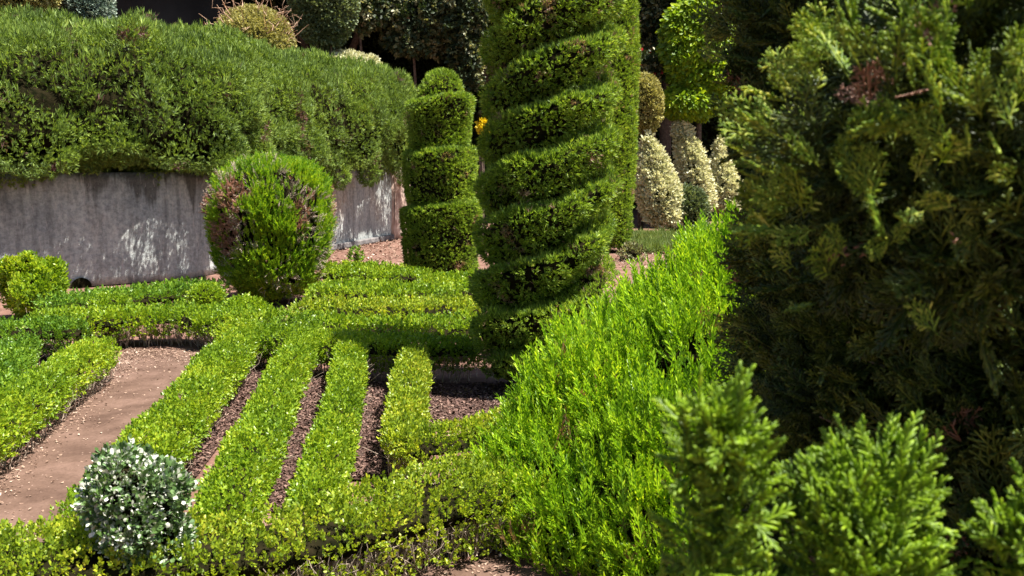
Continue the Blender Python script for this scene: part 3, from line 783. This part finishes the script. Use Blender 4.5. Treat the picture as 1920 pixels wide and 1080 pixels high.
# ---- close dark cypress on the right
qx, qy = 1.70, 2.62
prof = [(.6, -.02), (.9, .2), (.98, .8), (.97, 1.5), (.90, 2.1), (.74, 2.6), (.48, 3.0), (.2, 3.3), (0, 3.4)]
tree_core = lathe([(max(a_ - .30, 0), b_) for a_, b_ in prof], qx, qy, 60, 50).displace([(.06, 2), (.04, 6)], 92)
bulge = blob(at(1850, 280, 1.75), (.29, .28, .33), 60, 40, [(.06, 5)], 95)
s = merge(lathe(prof, qx, qy, 120, 110), bulge, blob(at(1585, 20, 2.95), (.30, .34, .62), 60, 40)).displace([(.07, 1.8), (.07, 4.5), (.03, 11)], 91)
root = thing("close_cypress", (qx, qy, 0), "dark shaded cypress filling the right side close to the camera", "tree")
def cmask(P, N): return np.where(vnoise(P, 4.2, 93) + .25 * vnoise(P, 12, 94) > .42, 1, .12)
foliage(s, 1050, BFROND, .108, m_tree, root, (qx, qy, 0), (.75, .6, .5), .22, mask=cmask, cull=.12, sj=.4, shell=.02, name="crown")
foliage(bulge, 700, BFROND, .085, m_sun_tint, root, (qx, qy, 0), (.8, .7, .5), .04, mask=lambda P, N: (vnoise(P, 8, 96) > .36) * np.clip((P[:, 2] - 1.75) / .2, 0, 1), cull=.3, sj=.4, shell=.09, name="sun_tinted_sprays")  # paler sprays on the upper bulge only, painting sunlight onto the crown
foliage(bulge, 300, BFROND, .08, m_deadleaf, root, (qx, qy, 0), (.8, .4, .5), .05, mask=lambda P, N: (vnoise(P, 6, 97) > .80) * (P[:, 2] > 1.8), cull=.3, name="dead_foliage")
P, N = s.scatter(420, .1)
V, Fq = instance(BFROND, P - N * (.10 + .12 * rng.random(len(P)))[:, None], N + rng.normal(size=P.shape) * .6, .14)
mesh_obj("inner_foliage", V, Fq, m_tree, root, (qx, qy, 0))
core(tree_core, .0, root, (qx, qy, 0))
VV = []; FF = []; o = 0
v, f = tube([[qx, qy, -.02], [qx + .02, qy, 1], [qx, qy, 2.2], [qx, qy, 3.5]], (.12, .02), 8); VV.append(v); FF.append(f); o += len(v)
mesh_obj("trunk", v, f, m_bark, root, (qx, qy, 0))
VV = []; FF = []; o = 0
for q in range(420):
    a = rng.uniform(0, 2 * pi); z = rng.uniform(.3, 3.0); r1 = np.interp(z, [0, .8, 2.2, 3.3], [.8, .92, .86, .5])
    e = np.array([qx + r1 * math.cos(a), qy + r1 * math.sin(a), z + .1]); b = np.array([qx + .35 * r1 * math.cos(a + .4), qy + .35 * r1 * math.sin(a + .4), z - .15])
    m = (b + e) / 2 + rng.normal(size=3) * .05
    v, f = tube([b, m, (m + e) / 2 + rng.normal(size=3) * .03, e], (.008, .002), 4); VV.append(v); FF.append(f + o); o += len(v)
mesh_obj("twigs", np.concatenate(VV), np.concatenate(FF), m_twig, root, (qx, qy, 0))

# ---- young cypresses below it
YG = "young cypress shrubs in the foreground"
def young(px, py, Y, rpx, label, seed):
    top = at(px, py, Y); r = rpx * Y / F
    x, y, zt = top
    prof = [(r * 1.1, .02), (r * 1.25, .5), (r * 1.2, zt - .42), (r * 1.15, zt - .26), (r * 1.08, zt - .12), (r * .95, zt - .05), (r * .6, zt), (0, zt + .01)]
    s = lathe(prof, x, y, 60, 70).displace([(.03, 5), (.03, 11)], seed)
    root = thing("young_cypress", (x, y, 0), label, "shrub", YG)
    foliage(s, 5200, THICK, .052, m_young, root, (x, y, 0), (.8, .8, .5), .13, mask=lambda P, N: np.where((vnoise(P, 11, seed) > .30), 1, .35) * (P[:, 2] > zt - .9), cull=.6, sj=.45)
    foliage(s, 500, THICK, .065, m_deadleaf, root, (x, y, 0), (.8, .4, .5), .08, mask=lambda P, N: (vnoise(P, 7, seed + 1) > .90) * (P[:, 2] > zt - .9), name="dead_foliage")
    v, f = tube([[x, y, -.02], [x, y, .6], [x, y, zt - .3]], (.03, .008), 6); mesh_obj("trunk", v, f, m_bark, root, (x, y, 0))
young(1350, 790, 1.3, 66, "young green cypress shrub in front of the bright juniper", 101)
young(1615, 868, 1.38, 136, "young green cypress shrub in front of the dark cypress, bottom centre right", 102)
young(1965, 930, 1.3, 80, "young cypress shrub cut off by the bottom right corner", 103)

# ---- white variegated bush in front
wp = g(262, 1100); wx, wy = at(264, 950, 4.0)[:2]
bush("variegated_bush", "round bush with white edged grey green leaves standing in front of the front hedge", "bush", (wx, wy, .50), (.215, .205, .225), m_white, 2900, .042, temps=[sprig(5, .5, .42, s_) for s_ in (21, 22, 23)], disp=((.06, 3.5), (.06, 9)), axis=(.9, .4, .6), seed=5, cd=.07, depth=.07)

# ------------------------------------------------------------------ planting behind
def far_bush(name, label, catg, px, py, Y, rx, ry, mat, dens=350, size=.12, temps=LEAFY, zbase=0.0, seed=0, **kw):
    c = at(px, py, Y); k = Y / F
    return bush(name, label, catg, c, (rx * k, rx * k, ry * k), mat, dens, size, temps=temps, zbase=zbase, seed=seed, disp=((.08, 1.6), (.06, 4)), cd=.12, **kw)
far_bush("shrub", "gold and brown speckled shrub at the top left corner behind the hedge", "shrub", 30, -25, 21, 72, 75, m_gold, 700, .09, zbase=1.62, seed=201)
far_bush("shrub", "silvery grey shrub behind the hedge, second from the left", "shrub", 165, 0, 22, 42, 70, m_silver, 700, .09, zbase=1.62, seed=202)
def shoots(root, loc, s):
    P, N = s.scatter(22, .1); k = N[:, 2] > .0; P, N = P[k], N[k]; VV = []; FF = []; o = 0
    for p_, n_ in zip(P, N):
        L_ = rng.uniform(.15, .5); d = nz(n_ + np.array([0, 0, .6]) + rng.normal(size=3) * .3); b_ = rng.normal(size=3) * .08
        v, f = tube([p_ - d * .1, p_ + d * L_ * .4 + b_, p_ + d * L_ * .8 - b_ * .4, p_ + d * L_ + b_], (.009, .005), 4)
        mesh_obj("long_shoot", v, f, m_pinksh, root, loc)
far_bush("golden_bush", "rounded golden bush with long wild pinkish shoots behind the hedge", "bush", 478, 85, 24, 72, 66, m_gold, 900, .075, zbase=1.62, seed=203, extra=shoots)
far_bush("clipped_tree", "grey green clipped ball crown with paler leaves on its right, behind the hedge", "tree", 608, 10, 26.5, 58, 72, m_grey, 600, .12, zbase=1.62, seed=204)
far_bush("cream_shrub", "low cream leaved shrub peeping over the far end of the hedge", "shrub", 640, 128, 27, 68, 22, m_cream, 500, .12, zbase=1.62, seed=205)
far_bush("yellow_shrub", "small shrub with bright yellow flowers between the tiered and the spiral topiary", "shrub", 903, 236, 20, 11, 24, m_yel, 900, .08, seed=206)
far_bush("golden_ball", "yellow green speckled ball shaped bush right of the cypress column", "bush", 1205, 195, 27, 36, 52, m_gold, 700, .09, seed=207)
def cream_cone(px0, py0, px1, py1, rp, Y, label, seed):
    a = at(px0, py0, Y); b = at(px1, py1, Y); k = Y / F
    root = thing("variegated_cone", (a[0], a[1], 0), label, "shrub", "cream variegated cone shrubs at the back right")
    n = 40; t = np.linspace(0, 1, n)
    R = rp * k * np.interp(t, [0, .1, .35, .7, .9, 1], [.35, .85, 1.0, .66, .34, .02])
    z = a[2] + (b[2] - a[2]) * t; th = np.linspace(0, 2 * pi, 48, endpoint=False)
    X = (a[0] + (b[0] - a[0]) * t)[:, None] + R[:, None] * np.cos(th); Yv = a[1] + R[:, None] * np.sin(th); Z = np.repeat(z[:, None], 48, 1)
    i = np.arange(n - 1)[:, None]; j = np.arange(48)[None]; j2 = (j + 1) % 48
    s = Surf(np.stack([X, Yv, Z], -1).reshape(-1, 3), np.stack([i * 48 + j, i * 48 + j2, (i + 1) * 48 + j2, (i + 1) * 48 + j], -1).reshape(-1, 4)).displace([(.07, 1.5), (.05, 4)], seed)
    loc = (a[0], a[1], 0)
    foliage(s, 420, LEAFY, .14, m_cream, root, loc, (.8, .4, .5), .10, cull=.2); core(s, .12, root, loc, mat=m_core)
    v, f = tube([[a[0], a[1], -.02], [a[0], a[1], a[2] + .3]], (.07, .05), 6); mesh_obj("trunk", v, f, m_bark, root, loc)
cream_cone(1243, 425, 1214, 248, 38, 26.6, "cream variegated cone shrub nearest the cypress column, lower one", 211)
cream_cone(1318, 395, 1272, 210, 31, 28.5, "cream variegated leaning cone shrub, taller one under the lime green tree", 212)
cream_cone(1362, 400, 1347, 262, 26, 29.0, "slimmer cream variegated shrub partly hidden by the dark cypress", 213)
far_bush("dull_shrub", "low dull green variegated shrub between the cream cones and the grass", "shrub", 1290, 400, 26.9, 30, 45, m_grey, 500, .12, seed=214)
# lime tree
root_l = at(1312, 92, 29); c = root_l; k = 29 / F
s = merge(blob(c, (60 * k, 60 * k, 128 * k), 40, 26, [(.3, 1), (.2, 2.5)], 221), blob(at(1290, 190, 28.6), (42 * k, 40 * k, 30 * k), 24, 16, [(.1, 1.5)], 222))
loc = (c[0], c[1], 0); root = thing("lime_tree", loc, "lime green tree with drooping glossy leaves at the top, left of the dark cypress", "tree")
foliage(s, 380, [cat([T_leaf(.9, .42, 0, .2, 0), T_leaf(.8, .4, .1, .7, 2.1), T_leaf(.8, .4, .1, .7, 4.2)])], .22, m_lime, root, loc, (.6, -.9, .35), .25, cull=.2, name="crown")
core(s, .25, root, loc); v, f = tube([[c[0], c[1], -.02], [c[0] + .05, c[1], 2], [c[0], c[1], 4.5]], (.12, .06), 8); mesh_obj("trunk", v, f, m_bark, root, loc)

# loose shrubs in the dark; lit glints and shade put into leaf colours
def glint(px, py, Y, rx, ry, label, seed, mat=m_glint, dens=120, extra=None, zbase=0.0):
    c = at(px, py, Y); k = Y / F; loc = (c[0], c[1], zbase)
    root = thing("pale_shrub", loc, label, "shrub", "loose pale leaved shrubs in the shade under the trees")
    s = blob(c, (rx * k, rx * k * .8, ry * k), 30, 20, [(.25, .9), (.2, 2.5)], seed)
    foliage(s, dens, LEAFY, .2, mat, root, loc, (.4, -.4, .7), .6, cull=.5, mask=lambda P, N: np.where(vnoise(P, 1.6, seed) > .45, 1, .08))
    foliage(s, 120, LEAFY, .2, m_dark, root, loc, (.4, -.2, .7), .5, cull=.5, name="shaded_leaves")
    v, f = tube([[c[0], c[1], zbase - .02], [c[0] + .1, c[1], (zbase + c[2]) / 2], [c[0] - .05, c[1], c[2]]], (.09, .03), 6); mesh_obj("stems", v, f, m_bark, root, loc)
    if extra: extra(root, loc, s)
glint(675, 10, 30, 50, 45, "loose shrub with lit glints in its leaf colour high in the shade, right of the clipped ball crown", 231)
glint(775, 40, 30.5, 60, 65, "loose shrub with lit glints in its leaf colour hanging in the shade above the tiered topiary", 232)
glint(870, 60, 30, 42, 90, "tall loose shrub with lit glints in its leaf colour just left of the spiral topiary top", 233)
glint(1225, 25, 31, 62, 75, "loose pale leaved shrub in the shade right of the cypress column top", 234)
def reds(root, loc, s):
    P, N = s.scatter(9, .0); 
    for p_, n_ in zip(P, N):
        V, Fq = instance(SPRIGS, (p_ + n_ * .05)[None], n_[None], .16); mesh_obj("flower", V, Fq, m_red, root, loc)
glint(1215, 130, 29.5, 32, 28, "small dark shrub with red flowers above the yellow green ball bush", 235, extra=reds)

# canopy trees: trunks and crowns overhanging, everything below them lies in their shade
TG = "big dark trees closing off the garden"
tl = ["first", "second", "third", "fourth", "fifth", "sixth"]
side = ["at the far left", "behind the silvery shrub", "behind the golden bush", "behind the tiered topiary", "behind the spiral topiary", "behind the lime green tree"]
for q, x in enumerate((-19, -12.5, -6.5, -.5, 5.5, 11.5)):
    y = 35.5 + (q % 2) * 1.2; loc = (x, y, 0)
    root = thing("shade_tree", loc, "big dark shade tree at the back, " + side[q], "tree", TG)
    bl_ = [blob((x, y - 1.0, 10.6), (4.6, 5.2, 3.4), 30, 20, [(.6, .35), (.35, 1)], 300 + q)]
    for r_ in range(5):
        a = r_ * 1.25 + q; bl_.append(blob((x + 2.6 * math.cos(a), y - 2.2 + 2.4 * math.sin(a), 8.0 + rng.uniform(-.5, .8)), (1.9, 1.9, 1.4), 18, 12, [(.3, .7), (.2, 2)], 320 + q * 7 + r_))
    s = merge(*bl_)
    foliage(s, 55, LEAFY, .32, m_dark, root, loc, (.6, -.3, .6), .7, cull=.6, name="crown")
    core(s, .45, root, loc)
    VV = []; FF = []; o = 0
    for (ex, ey, ez) in ((0, 0, 10), (2, -1, 8.5), (-2, -1.5, 8.5), (.5, -2.5, 8)):
        v, f = tube([[x, y, -.05], [x + .1, y, 3], [x + ex * .3, y + ey * .3, 5.5], [x + ex, y + ey, ez]], (.3, .08), 8); VV.append(v); FF.append(f + o); o += len(v)
    mesh_obj("trunk", np.concatenate(VV), np.concatenate(FF), m_bark, root, loc)
# understory screen hedge
s = ribbon([(-32, 40.5), (-10, 40), (4, 40.2), (24, 40.5)], [(-1.2, .05), (1.2, .05), (1.5, 2), (1.5, 5), (1.3, 8), (.6, 9.2), (-.6, 9.2), (-1.3, 8), (-1.5, 5), (-1.5, 2)], .35, 1.5).displace([(.5, .5), (.3, 1.4)], 351)
loc = (0, 40, 0); root = thing("screen_hedge", loc, "tall dark unclipped hedge in deep shade right behind the tree trunks", "hedge")
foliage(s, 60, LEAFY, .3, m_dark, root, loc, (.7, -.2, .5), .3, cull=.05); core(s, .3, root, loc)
# dark rendered garden building behind the hedge
a = at(195, 60, 30.5); b = at(415, 60, 30.5)
def box(x0, y0, z0, x1, y1, z1):
    V = np.array([(x, y, z) for z in (z0, z1) for x, y in ((x0, y0), (x1, y0), (x1, y1), (x0, y1))], float)
    return V, np.array([(0, 3, 2, 1), (4, 5, 6, 7), (0, 1, 5, 4), (1, 2, 6, 5), (2, 3, 7, 6), (3, 0, 4, 7)])
loc = ((a[0] + b[0]) / 2, 30.5, 1.62); root = thing("garden_building", loc, "dark shaded building wall behind the hedge, left of the golden bush", "building")
v, f = box(a[0], 30.5, 1.6, b[0], 34, 7.6); mesh_obj("wall", v, f, m_shed, root, loc)
v, f = box(a[0] - .5, 29.6, 7.6, b[0] + .5, 34.5, 7.8); mesh_obj("roof", v, f, m_bark, root, loc)

# ------------------------------------------------------------------ loose ground cover
def in_poly(P, poly):
    poly = np.array([q[:2] for q in poly]); x, y = P[:, 0], P[:, 1]; ins = np.zeros(len(P), bool); j = len(poly) - 1
    for i in range(len(poly)):
        c_ = ((poly[i, 1] > y) != (poly[j, 1] > y)) & (x < (poly[j, 0] - poly[i, 0]) * (y - poly[i, 1]) / (poly[j, 1] - poly[i, 1] + 1e-12) + poly[i, 0])
        ins ^= c_; j = i
    return ins
def chips(name, polys, dens, size, temps, mat, label, z=.008, mask=None):
    PP = []
    for poly in polys:
        q = np.array([p_[:2] for p_ in poly]); lo, hi = q.min(0), q.max(0); n = int((hi - lo).prod() * dens)
        P = lo + rng.random((n, 2)) * (hi - lo); P = np.concatenate([P, np.full((n, 1), z)], 1); P = P[in_poly(P, poly)]
        if mask is not None: P = P[rng.random(len(P)) < mask(P)]
        PP.append(P)
    P = np.concatenate(PP); P[:, 2] += rng.random(len(P)) * .006
    A = np.stack([rng.normal(size=len(P)), rng.normal(size=len(P)), rng.normal(size=len(P)) * .22], 1)
    up = np.stack([rng.normal(size=len(P)) * .3, rng.normal(size=len(P)) * .3, np.ones(len(P))], 1)
    V, Fq = instance(temps, P, A, size, .6, up=up)
    o = mesh_obj(name, V, Fq, mat); return tag(o, label, kind='stuff')
chips("wood_chips", [[g(x, y) for x, y in b_] for b_ in beds.values()], 5200, .026, [T_leaf(1, .35, 0, 0, 0, .3), T_leaf(1, .6, 0, 0, 0, .4), T_blade(1, .25)], m_chip, "reddish brown bark chips covering the narrow beds")
near = [g(x, y) for x, y in ((-420, 1120), (-150, 960), (235, 655), (440, 655), (330, 800), (100, 1060), (500, 1040), (900, 1030), (950, 1130), (400, 1300))]
def edge_mask(P):
    e1 = g(-150, 990)[:2]; e2 = g(232, 662)[:2]
    d = e2 - e1; nrm = np.array([d[1], -d[0]]) / np.linalg.norm(d); dist = ((P[:, :2] - e1) @ nrm)
    far = np.abs(P[:, 1] - g(330, 665)[1])
    return np.clip(1.3 * np.exp(-(dist / .20) ** 2) + .6 * np.exp(-(far / .35) ** 2) + .03 + .3 * (P[:, 1] < g(500, 1000)[1]) * (P[:, 0] > -1.9), 0, 1)
chips("leaf_litter", [path_poly, [g(x, y) for x, y in ((350, 1120), (600, 1000), (900, 985), (960, 1000), (950, 1130))]], 2600, .019, [T_leaf(1, .5, 0, 0, 0, .3), T_leaf(1, .7, 0, 0, 0, -.3)], m_litter, "dry fallen leaves along the hedge feet", mask=edge_mask)
chips("pebbles", [[g(x, y) for x, y in ((560, 505), (610, 462), (770, 448), (790, 505))], [g(x, y) for x, y in ((1140, 505), (1160, 465), (1330, 465), (1330, 505))]], 80, .05, [T_leaf(1, .7, 0, 0, 0, .3)], m_litter, "scattered dry leaves on the open brown soil at the back")
# grass tufts at the back right
poly = [g(x, y) for x, y in ((1170, 476), (1180, 448), (1340, 440), (1340, 474))]
q = np.array([p_[:2] for p_ in poly]); lo, hi = q.min(0), q.max(0); n = 9000
P = lo + rng.random((n, 2)) * (hi - lo); P = np.concatenate([P, np.zeros((n, 1))], 1); P = P[in_poly(P, poly)]; P = P[vnoise(P, .9, 5) > .38]
A = rng.normal(size=P.shape) * .45 + np.array([0, 0, 1.])
V, Fq = instance([tuft(8, .06, .8, 3), tuft(8, .06, .8, 4)], P, A, .22)
tag(mesh_obj("grass", V, Fq, m_grass), "thin grass below the cream variegated cones", kind='stuff')
# seedling on the open soil
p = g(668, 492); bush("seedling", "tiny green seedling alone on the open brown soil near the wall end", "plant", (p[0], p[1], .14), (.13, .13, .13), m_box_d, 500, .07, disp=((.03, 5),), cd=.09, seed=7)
p = g(1185, 488); bush("seedling", "small pinkish green seedling at the foot of the cypress column", "plant", (p[0], p[1], .14), (.3, .2, .15), m_glint, 300, .09, disp=((.05, 5),), cd=.09, seed=8)
tot = sum(len(o.data.polygons) for o in bpy.data.objects if o.type == 'MESH'); print("polys", tot)
